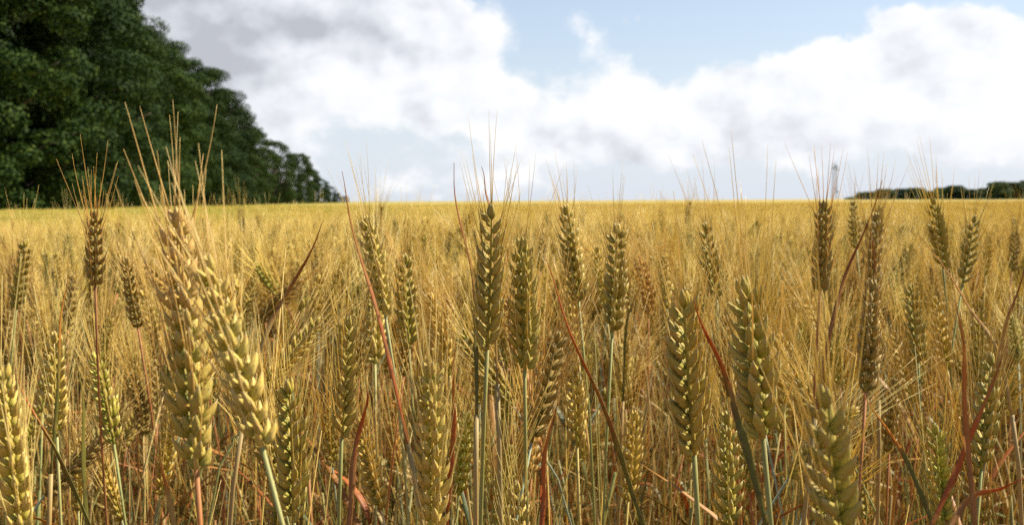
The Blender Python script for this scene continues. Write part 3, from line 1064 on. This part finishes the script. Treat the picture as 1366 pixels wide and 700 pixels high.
P_, R_, S_, I_ = [], [], [], []
for _ in range(1600):
    d = math.sqrt(rnd(0.62 ** 2, 3.4 ** 2))
    x = rnd(-0.62, 0.62) * d
    P_.append((x, d, ground_z(x, d)))
    R_.append((rnd(-.15, .15), rnd(-.15, .15), rnd(0, 6.28)))
    S_.append(rnd(0.8, 1.15))
    I_.append(random.randrange(0, N_LOW1 - N_LOW0))
under = scatter('wheat_undergrowth', P_, R_, S_, I_, 'dry red, orange and green leaves at the foot of the wheat', sources[N_LOW0:])


# ------------------------------------------------------------------ ground and the far top of the crop
def sheet(name, radii, half, zf, mat, segs=96):
    mb = MB()
    vs, fs = [], []
    for r in radii:
        for k in range(segs + 1):
            a = -half + 2 * half * k / segs
            x, y = math.sin(a) * r, math.cos(a) * r
            vs.append(Vector((x, y, zf(x, y))))
    for i in range(len(radii) - 1):
        for k in range(segs):
            q = i * (segs + 1) + k
            fs.append((q, q + 1, q + segs + 2, q + segs + 1))
    mb.add(vs, fs, [0] * len(vs))
    return link(name, mb.mesh(name, mat))


def mk_soil():
    m, nt = new_mat('soil')
    pos = nt.n('ShaderNodeNewGeometry').outputs['Position']
    a, _ = nt.noise(pos, 9.0, 6, 0.65)
    b, _ = nt.noise(pos, 60.0, 4, 0.6)
    col = nt.ramp(a, [(0.3, (0.085, 0.045, 0.025)), (0.55, (0.16, 0.085, 0.045)), (0.75, (0.22, 0.14, 0.07))])
    surface(nt, col, 0.9, 0.2, 0, None, b, 0.6, 0.01)
    return m


def mk_canopy():
    m, nt = new_mat('far_crop')
    pos = nt.n('ShaderNodeNewGeometry').outputs['Position']
    a, _ = nt.noise(pos, 1.3, 8, 0.7)
    b, _ = nt.noise(nt.vm('MULTIPLY', pos, (0.03, 0.010, 0.0)), 1.0, 4, 0.6)
    col = nt.ramp(a, [(0.3, (0.23, 0.17, 0.045)), (0.5, (0.33, 0.25, 0.065)), (0.7, (0.42, 0.32, 0.09))])
    col = nt.mix(nt.m('MULTIPLY', field_green(nt), 0.7), col, (0.25, 0.25, 0.035))
    col = nt.mix(nt.sstep(b, 0.5, 0.7, 0, 0.35), col, (0.22, 0.20, 0.04))
    surface(nt, col, 0.8, 0.1, 0, None, a, 0.8, 0.15)
    return m


radii = [0.0, 0.5, 1, 1.5, 2, 3, 4, 5.5, 7, 9, 11, 13, 16, 20, 25, 32, 42, 60, 90, 150, 300, 600, 1200, 2500, 5000]
g = sheet('ground', radii, math.pi, ground_z, mk_soil(), 120)
g['kind'] = 'structure'


def canopy_z(x, y):
    d = math.hypot(x, y)
    bump = 0.05 * math.sin(x * 0.21 + 1.3) * math.sin(y * 0.043) + 0.03 * math.sin(x * 0.6 + y * 0.11)
    return ground_z(x, y) + 0.60 + 0.16 * smooth(40, 110, d) + bump * 0.5 * smooth(30, 90, d) + 0.4 * math.sin(x * 0.017 + 0.8 + 0.6 * math.sin(x * 0.05)) * smooth(180, 420, d)


can = sheet('far_crop', [15, 18, 22, 27, 34, 42, 52, 65, 80, 100, 125, 160, 200, 260, 330, 420, 560, 760, 1000, 1400, 2000, 3000, 4800], R(42), canopy_z, mk_canopy(), 260)
can['kind'] = 'stuff'
can['label'] = 'far top of the wheat field at the skyline'
can['category'] = 'wheat crop'


# ------------------------------------------------------------------ trees
def mk_foliage(name, c1, c2, c3):
    m, nt = new_mat(name)
    geo = nt.n('ShaderNodeNewGeometry')
    oi = nt.n('ShaderNodeObjectInfo')
    col = nt.ramp(geo.outputs['Random Per Island'], [(0, c1), (0.55, c2), (1, c3)])
    br = nt.mix(oi.outputs['Random'], (0.62, 0.68, 0.75), (1.3, 1.2, 0.95))
    col = nt.mix(1.0, col, br, 'MULTIPLY')
    surface(nt, col, 0.7, 0.10, 0.15, None)
    return m


def mk_bark():
    m, nt = new_mat('bark')
    tc = nt.n('ShaderNodeTexCoord').outputs['Object']
    a, _ = nt.noise(nt.vm('MULTIPLY', tc, (1, 1, 0.2)), 6.0, 5, 0.65)
    col = nt.ramp(a, [(0.3, (0.05, 0.038, 0.028)), (0.7, (0.16, 0.13, 0.10))])
    surface(nt, col, 0.9, 0.15, 0, None, a, 0.6, 0.05)
    return m


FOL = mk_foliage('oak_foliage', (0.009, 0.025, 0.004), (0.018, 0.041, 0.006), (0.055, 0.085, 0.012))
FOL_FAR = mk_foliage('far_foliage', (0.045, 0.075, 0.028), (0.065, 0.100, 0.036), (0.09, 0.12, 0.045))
BARK = mk_bark()


def tree_meshes(seed, hgt, rad, n_puff, n_leaf, leaf, low=0.05, fat=1.0):
    random.seed(seed)
    rng = np.random.default_rng(seed)
    tr = MB()
    tr.tube([Vector((0, 0, -0.1)), Vector((0.1, 0, hgt * .15)), Vector((0.2, 0.1, hgt * .4)), Vector((0.1, 0.2, hgt * .8))],
            [hgt * .026, hgt * .02, hgt * .015, hgt * .004], 9)
    puffs = []
    for i in range(n_puff):
        u = (i + rnd(0, 1)) / n_puff
        z = low + (1 - low) * u
        env = (min(1, (z + 0.32) / 0.42) * max(0.0, 1 - max(0, (z - 0.52) / 0.50) ** 2.0) ** 0.5)
        a = rnd(0, 6.283)
        rr = rad * env * math.sqrt(rnd(0.45, 1.0))
        pr = fat * rad * rnd(0.13, 0.30) * (0.75 + 0.35 * env)
        c = np.array([math.cos(a) * rr, math.sin(a) * rr, min(z * hgt, hgt - pr * 0.7)])
        puffs.append((c, pr))
        if i % 4 == 0 and rr > rad * 0.3:
            tr.tube([Vector((0.1, 0.1, max(hgt * .1, c[2] - rr * 0.6))), Vector((c[0] * .5, c[1] * .5, c[2] - rr * 0.25)), Vector(c)],
                    [hgt * .008, hgt * .005, hgt * .0015], 5)
    V = []
    for c, pr in puffs:
        m = int(n_leaf * (pr / fat / (0.28 * rad)) ** 2)
        d = rng.normal(size=(m, 3))
        d /= np.linalg.norm(d, axis=1)[:, None]
        r = pr * (0.62 + 0.42 * rng.random(m) ** 0.6)
        p = c + d * r[:, None] * np.array([1.0, 1.0, 0.62])
        nrm = d + rng.normal(size=(m, 3)) * 0.36 + np.array([0, 0, 0.15])
        nrm /= np.linalg.norm(nrm, axis=1)[:, None]
        u = np.cross(nrm, rng.normal(size=(m, 3)))
        u /= np.linalg.norm(u, axis=1)[:, None]
        w = np.cross(nrm, u)
        s = (leaf * (0.6 + 0.8 * rng.random(m)))[:, None]
        V.append(np.stack([p - u * s * .5, p - w * s * .32 + nrm * s * .08, p + u * s * .5, p + w * s * .32 + nrm * s * .08], axis=1))
    V = np.concatenate(V).reshape(-1, 3)
    nq = len(V) // 4
    me = bpy.data.meshes.new('crown')
    me.vertices.add(len(V))
    me.vertices.foreach_set('co', V.astype(np.float32).ravel())
    me.loops.add(nq * 4)
    me.loops.foreach_set('vertex_index', np.arange(nq * 4, dtype=np.int32))
    me.polygons.add(nq)
    me.polygons.foreach_set('loop_start', np.arange(0, nq * 4, 4, dtype=np.int32))
    me.update(calc_edges=True)
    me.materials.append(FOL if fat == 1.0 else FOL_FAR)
    return tr.mesh('trunk', BARK), me



TREES = [tree_meshes(40 + i, 20.0, 5.6, 135, 640, 0.20, 0.03) for i in range(5)]
FAR_TREES = [tree_meshes(60 + i, 14.0, 5.6, 110, 260, 0.55, 0.0, 1.35) for i in range(3)]
tree_first = {}


def plant(kind, i, x, y, s, rz, label, group, wide=1.0, z=None):
    key = (kind, i)
    src = tree_first.get(key)
    loc = Vector((x, y, (ground_z(x, y) if z is None else z)))
    if src is None:
        t = thing('broadleaf_tree', loc, label, 'tree', group)
        tm, cm = (TREES if kind == 'near' else FAR_TREES)[i]
        link('trunk', tm, t)
        link('crown', cm, t)
        tree_first[key] = t
    else:
        t = src.copy()
        C.objects.link(t)
        for ch in list(src.children):
            c = ch.copy()
            C.objects.link(c)
            c.parent = t
        t['label'] = label
    t.location = loc
    t.rotation_euler = (0, 0, rz)
    t.scale = (s * wide, s * wide, s)
    return t


random.seed(11)
# front edge of the wood, from the left side of the photograph to its far tip: x, y, height
EDGE_PX = [
    (-20, -170, 60, 'huge dark tree at the left edge of the photo, reaching far above the frame'),
    (30, -150, 66, 'second huge dark tree of the wood from the left edge, cut off by the top'),
    (75, -110, 74, 'third dark tree of the wood from the left edge, still cut off by the top'),
    (105, -60, 83, 'fourth dark tree from the left, its shoulder reaching the upper frame edge'),
    (132, -22, 93, 'fifth dark tree from the left, crown sloping down from the upper frame edge'),
    (150, 10, 103, 'sixth dark tree of the wood from the left, where the outline drops below the top'),
    (182, 38, 112, 'tree with ragged crown behind the awns of the tallest ear'),
    (214, 54, 120, 'tree making the rounded shoulder of the wood outline'),
    (244, 78, 133, 'tree making the step in the wood outline right of the rounded shoulder'),
    (272, 92, 142, 'ninth tree of the wood counted back from the shoulder step'),
    (293, 118, 160, 'tree with bulging crown half way down the slope of the wood outline'),
    (316, 146, 185, 'tree below the bulging crown on the slope of the wood'),
    (340, 170, 210, 'dark tree two crowns below the bulging one on the slope'),
    (366, 188, 245, 'tree just above the lower third of the sloping wood outline'),
    (383, 205, 280, 'tree at the lower third of the sloping wood outline'),
    (400, 204, 320, 'sixth tree from the far tip of the wood'),
    (413, 226, 360, 'fifth tree from the far tip of the wood'),
    (426, 238, 420, 'fourth tree from the far tip, with a small crest'),
    (438, 248, 500, 'third tree from the far tip of the wood'),
    (450, 257, 600, 'second last small tree before the far tip of the wood'),
    (461, 261, 700, 'little last tree standing at the far tip of the wood')]
EDGE = []
for px, ty, d, label in EDGE_PX:
    p = at(px, 270, d)
    EDGE.append((p.x, p.y, (at(px, ty, d).z - ground_z(p.x, p.y)), label))
for n, (x, y, h, label) in enumerate(EDGE):
    plant('near', n % 5, x, y, h / 20.0, rnd(0, 6.28), label, 'trees along the edge of the dark wood', min(1.6, rnd(0.95, 1.1) * (1.0 if y < 200 else 16.0 / h)))
# deeper rows of the same wood: one mass
wood = bpy.data.objects.new('wood_behind', None)
mbs = []
allv, allf = [], 0
Vs = []
for n in range(46):
    u = n / 45
    k = u * (len(EDGE) - 1)
    a, b = EDGE[int(k)], EDGE[min(len(EDGE) - 1, int(k) + 1)]
    fr = k - int(k)
    y0 = a[1] + (b[1] - a[1]) * fr
    x = a[0] + (b[0] - a[0]) * fr - rnd(5, 11) * (1 + max(0, y0 - 150) / 120)
    y = a[1] + (b[1] - a[1]) * fr + rnd(0, 6)
    h = (a[2] + (b[2] - a[2]) * fr) * rnd(0.85, 0.97)
    src = FAR_TREES[n % 3][1]
    co = np.empty(len(src.vertices) * 3, dtype=np.float32)
    src.vertices.foreach_get('co', co)
    co = co.reshape(-1, 3)
    an = rnd(0, 6.28)
    s = h / 14.0
    Vs.append(np.stack([(co[:, 0] * math.cos(an) - co[:, 1] * math.sin(an)) * s + x, (co[:, 0] * math.sin(an) + co[:, 1] * math.cos(an)) * s + y, co[:, 2] * s + ground_z(x, y)], axis=1))
V = np.concatenate(Vs)
me = bpy.data.meshes.new('wood_behind')
nq = len(V) // 4
me.vertices.add(len(V))
me.vertices.foreach_set('co', V.astype(np.float32).ravel())
me.loops.add(nq * 4)
me.loops.foreach_set('vertex_index', np.arange(nq * 4, dtype=np.int32))
me.polygons.add(nq)
me.polygons.foreach_set('loop_start', np.arange(0, nq * 4, 4, dtype=np.int32))
me.update(calc_edges=True)
me.materials.append(FOL)
wb = link('wood_behind', me)
wb['kind'] = 'stuff'
wb['label'] = 'deeper rows of the dark wood behind its edge trees'
wb['category'] = 'wood'

# far tree line at the right: pixel x, height in pixels
FARLINE = [(1136, 6, 'lowest bush at the left end of the far tree line'), (1158, 13, 'small round tree near the left end of the far tree line'),
           (1180, 17, 'tree behind the tip of the slanting red blade, in the far line'), (1203, 17, 'tree of the far line just right of the red blade tip'),
           (1221, 18, 'rounded tree of the far line left of its dip'), (1240, 14, 'low tree in the dip of the far tree line'),
           (1258, 18, 'tree of the far line right behind the tall right ear'), (1275, 21, 'square topped tree right of the dip in the far line'),
           (1294, 16, 'low tree of the far line right of the square topped one'), (1312, 17, 'tree left of the tallest far clump'),
           (1331, 26, 'left tree of the tallest clump in the far line'), (1350, 25, 'second tree of the tallest clump in the far line'),
           (1368, 27, 'tree at the right edge, tallest in the far line')]
for n, (px, hp, label) in enumerate(FARLINE):
    dd = 640 + 30 * math.sin(n * 2.3) - n * 6
    p = at(px, 265, dd)
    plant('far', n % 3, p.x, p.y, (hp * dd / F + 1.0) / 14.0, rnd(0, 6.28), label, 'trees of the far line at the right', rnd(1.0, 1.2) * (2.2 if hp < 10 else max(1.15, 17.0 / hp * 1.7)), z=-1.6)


# ------------------------------------------------------------------ lattice tower
def mk_metal():
    m, nt = new_mat('galvanised_steel')
    tc = nt.n('ShaderNodeTexCoord').outputs['Object']
    a, _ = nt.noise(tc, 1.5, 4, 0.6)
    col = nt.ramp(a, [(0.3, (0.16, 0.165, 0.18)), (0.7, (0.24, 0.25, 0.27))])
    surface(nt, col, 0.5, 0.5)
    return m


def mk_paint(name, c):
    m, nt = new_mat(name)
    tc = nt.n('ShaderNodeTexCoord').outputs['Object']
    a, _ = nt.noise(tc, 2.0, 4, 0.6)
    col = nt.mix(a, c, tuple(v * 0.75 for v in c))
    surface(nt, col, 0.5, 0.4)
    return m


MET, DRUM = mk_metal(), mk_paint('antenna_grey', (0.13, 0.135, 0.15))
TD = 1100.0
tp = at(1113, 262, TD)
tz = ground_z(tp.x, tp.y)
tower = thing('lattice_tower', (tp.x, tp.y, tz), 'pale steel lattice tower far off beyond the field, left of the tree line', 'tower')
TH = (263.5 - 217) * TD / F + 1
TW = lambda z: 2.9 - 1.5 * z / TH
corner = lambda k, z: Vector((TW(z) * (1 if k in (0, 3) else -1), TW(z) * (1 if k < 2 else -1), z))
for k in range(4):
    mb = MB()
    mb.tube([corner(k, 0), corner(k, TH)], [0.20, 0.16], 6)
    link('leg', mb.mesh('leg', MET), tower)
NB = 8
for i in range(NB):
    z0, z1 = TH * i / NB, TH * (i + 1) / NB
    for k in range(4):
        k2 = (k + 1) % 4
        mb = MB()
        mb.tube([corner(k, z0), corner(k2, z1)], [0.075, 0.075], 5)
        mb.tube([corner(k2, z0), corner(k, z1)], [0.075, 0.075], 5)
        mb.tube([corner(k, z1), corner(k2, z1)], [0.075, 0.075], 5)
        link('brace', mb.mesh('brace', MET), tower)
for (x, y, z, r, l) in ((-2.3, -2.3, TH - 4.5, 1.2, 1.6), (0.9, -2.6, TH - 3.0, 1.3, 1.6), (2.2, -2.2, TH - 6.0, 1.1, 1.4), (1.6, -3.6, 9.5, 1.3, 1.6), (-0.4, -3.7, 12.5, 1.0, 1.4)):
    mb = MB()
    mb.tube([Vector((x, y + l / 2, z)), Vector((x, y + l * 0.2, z)), Vector((x, y - l / 2, z))], [r * 0.5, r, r], 16)
    link('drum_antenna', mb.mesh('drum_antenna', DRUM), tower)
for x in (-1.3, 0.3, 1.3):
    mb = MB()
    mb.tube([Vector((x, 0, TH - 1)), Vector((x, 0, TH + 4))], [0.16, 0.08], 5)
    link('whip_antenna', mb.mesh('whip_antenna', MET), tower)
mb = MB()
for (a, b) in ((0, 1), (1, 2), (2, 3), (3, 0)):
    mb.tube([corner(a, TH - 4) * 1.0 + Vector((0, 0, 0.3)), corner(b, TH - 4) + Vector((0, 0, 0.3))], [0.3, 0.3], 4)
link('platform', mb.mesh('platform', MET), tower)

# ------------------------------------------------------------------ light and sky
SUN_AZ, SUN_EL = R(68), R(48)         # to the right of the view, a little ahead of the camera
sun_d = bpy.data.lights.new('sun', 'SUN')
sun_d.energy = 5.0
sun_d.angle = R(0.6)
sun_d.color = (1.0, 0.93, 0.78)
sun = bpy.data.objects.new('sun', sun_d)
C.objects.link(sun)
sdir = Vector((math.sin(SUN_AZ) * math.cos(SUN_EL), math.cos(SUN_AZ) * math.cos(SUN_EL), math.sin(SUN_EL)))
sun.rotation_euler = sdir.to_track_quat('Z', 'Y').to_euler()

w = bpy.data.worlds.new('World')
sc.world = w
w.use_nodes = True
w.node_tree.nodes.clear()
nt = NT(w.node_tree)
sky = nt.n('ShaderNodeTexSky', sky_type='NISHITA')
sky.sun_disc = False
sky.sun_elevation = SUN_EL
sky.sun_rotation = SUN_AZ
sky.air_density = 1.0
sky.dust_density = 0.8
sky.ozone_density = 1.0
tc = nt.n('ShaderNodeTexCoord').outputs['Generated']
s = nt.sep(tc)
u = nt.m('ARCTAN2', s[0], s[1])
v = nt.m('ARCSINE', nt.m('MAXIMUM', nt.m('MINIMUM', s[2], 0.9999), -0.9999))
uv = nt.xyz(u, nt.m('MULTIPLY', v, 1.25), 0.37)
_, wc = nt.noise(uv, 5.0, 5, 0.55)
warp = nt.vm('SUBTRACT', wc, (0.5, 0.5, 0.5))
_, wc2 = nt.noise(uv, 22.0, 4, 0.6)
warp2 = nt.vm('SUBTRACT', wc2, (0.5, 0.5, 0.5))
wv = nt.vm('ADD', nt.vm('MULTIPLY', warp, (0.10, 0.10, 0.0)), nt.vm('MULTIPLY', warp2, (0.035, 0.035, 0.0)))
ws = nt.sep(wv)
uw = nt.m('ADD', u, ws[0])
vw = nt.m('ADD', v, ws[1])


def blob(px, py, a, b, amp, uu=uw, vv=vw):
    """a soft ellipse of cloud at a direction of the sky"""
    du = nt.m('DIVIDE', nt.m('SUBTRACT', uu, math.atan((px - 683) / F)), a / F)
    dv = nt.m('DIVIDE', nt.m('SUBTRACT', vv, (268 - py) / F), b / F)
    r2 = nt.m('ADD', nt.m('MULTIPLY', du, du), nt.m('MULTIPLY', dv, dv))
    return nt.m('MULTIPLY', nt.m('EXPONENT', nt.m('MULTIPLY', r2, -1.0)), amp)


def add(*xs):
    t = xs[0]
    for x in xs[1:]:
        t = nt.m('ADD', t, x)
    return t


fb, _ = nt.noise(uv, 9.0, 9, 0.62)
fine = nt.m('SUBTRACT', fb, 0.5)
CL = [(300, 10, 330, 80, 1.1), (470, 40, 170, 60, 0.8), (590, 48, 62, 34, 0.9), (310, 110, 150, 60, 0.8), (375, 190, 60, 60, 0.7), (300, 230, 150, 50, 0.7),
      (555, 135, 95, 42, 0.9), (640, 112, 42, 36, 0.8), (620, 150, 80, 30, 0.4), (800, 165, 170, 50, 0.8), (792, 62, 50, 28, 0.62), (850, 100, 80, 30, 0.45), (960, 160, 200, 54, 0.75),
      (1080, 110, 120, 50, 0.7), (1140, 78, 100, 30, 0.7), (1290, 72, 100, 38, 0.85), (1290, 140, 200, 60, 0.8), (1000, 222, 440, 40, 0.55), (600, 240, 130, 22, 0.4),
      (860, 36, 22, 7, 0.55), (735, 4, 55, 14, 0.6), (1480, 130, 140, 90, 0.9), (-200, 60, 300, 120, 0.9)]
D = add(*[blob(*c) for c in CL])
# scattered clouds over the rest of the sky, out of the picture
high = nt.sstep(v, 0.24, 0.40)
fb2, _ = nt.noise(nt.xyz(u, nt.m('MULTIPLY', v, 2.0), 1.7), 2.2, 6, 0.55)
D = add(D, nt.m('MULTIPLY', nt.m('MULTIPLY', high, nt.sstep(fb2, 0.58, 0.72)), 0.35))
side = nt.sstep(nt.m('ABSOLUTE', u), 0.65, 0.9)
D = add(D, nt.m('MULTIPLY', nt.m('MULTIPLY', side, nt.sstep(fb2, 0.54, 0.70)), 0.4))
Dn = add(D, nt.m('MULTIPLY', fine, 1.7))
cover = nt.sstep(Dn, 0.46, 0.84, 0.0, 0.95)
# thin white veil thickening to the horizon
veil = nt.m('ADD', nt.m('MULTIPLY', nt.sstep(v, 0.17, 0.0), 0.45), nt.m('MULTIPLY', nt.sstep(v, 0.45, 0.10), 0.46))
# relief of the cloud: lit from the upper right, greyer in the thick undersides
off = nt.vm('ADD', uv, (0.012, 0.018, 0.0))
fr0, _ = nt.noise(uv, 8.0, 5, 0.5)
fr1, _ = nt.noise(off, 8.0, 5, 0.5)
relief = nt.m('SUBTRACT', fr0, fr1)
SH = [(260, 15, 230, 60, 0.72), (430, 50, 170, 34, 0.45), (290, 110, 130, 45, 0.5), (560, 155, 90, 26, 0.34), (1185, 118, 100, 34, 0.42), (1010, 200, 180, 26, 0.36), (850, 180, 130, 24, 0.26),
      (880, 228, 150, 18, 0.2), (1290, 180, 90, 22, 0.24), (700, 190, 70, 18, 0.24), (-200, 60, 300, 120, 0.9)]
shade = add(*[blob(*c) for c in SH])
sh = add(shade, nt.m('MULTIPLY', relief, -3.2), nt.m('MULTIPLY', fine, -0.6), 0.08)
ccol = nt.ramp(sh, [(0.0, (0.545, 0.545, 0.548)), (0.28, (0.492, 0.504, 0.526)), (0.65, (0.385, 0.398, 0.425)), (1.0, (0.275, 0.284, 0.308))])
# out of the picture the clouds are plain grey-white
bgs = nt.mix(1.0, sky.outputs[0], (0.075, 0.075, 0.075), 'MULTIPLY')
blue = nt.mix(veil, bgs, (0.385, 0.418, 0.470))
col = nt.mix(cover, blue, ccol)
bg = nt.n('ShaderNodeBackground')
nt.set(bg.inputs[0], col)
bg.inputs[1].default_value = 0.97
wo = nt.n('ShaderNodeOutputWorld')
nt.t.links.new(bg.outputs[0], wo.inputs[0])
w.cycles.sampling_method = 'MANUAL'
w.cycles.sample_map_resolution = 512

# ------------------------------------------------------------------ render settings
sc.view_settings.view_transform = 'Standard'
sc.view_settings.look = 'None'
sc.view_settings.exposure = 1.0
sc.view_settings.gamma = 1.0
sc.view_settings.use_curve_mapping = False
sc.render.engine = 'CYCLES'
sc.cycles.max_bounces = 6
sc.cycles.transparent_max_bounces = 4
sc.cycles.use_denoising = False
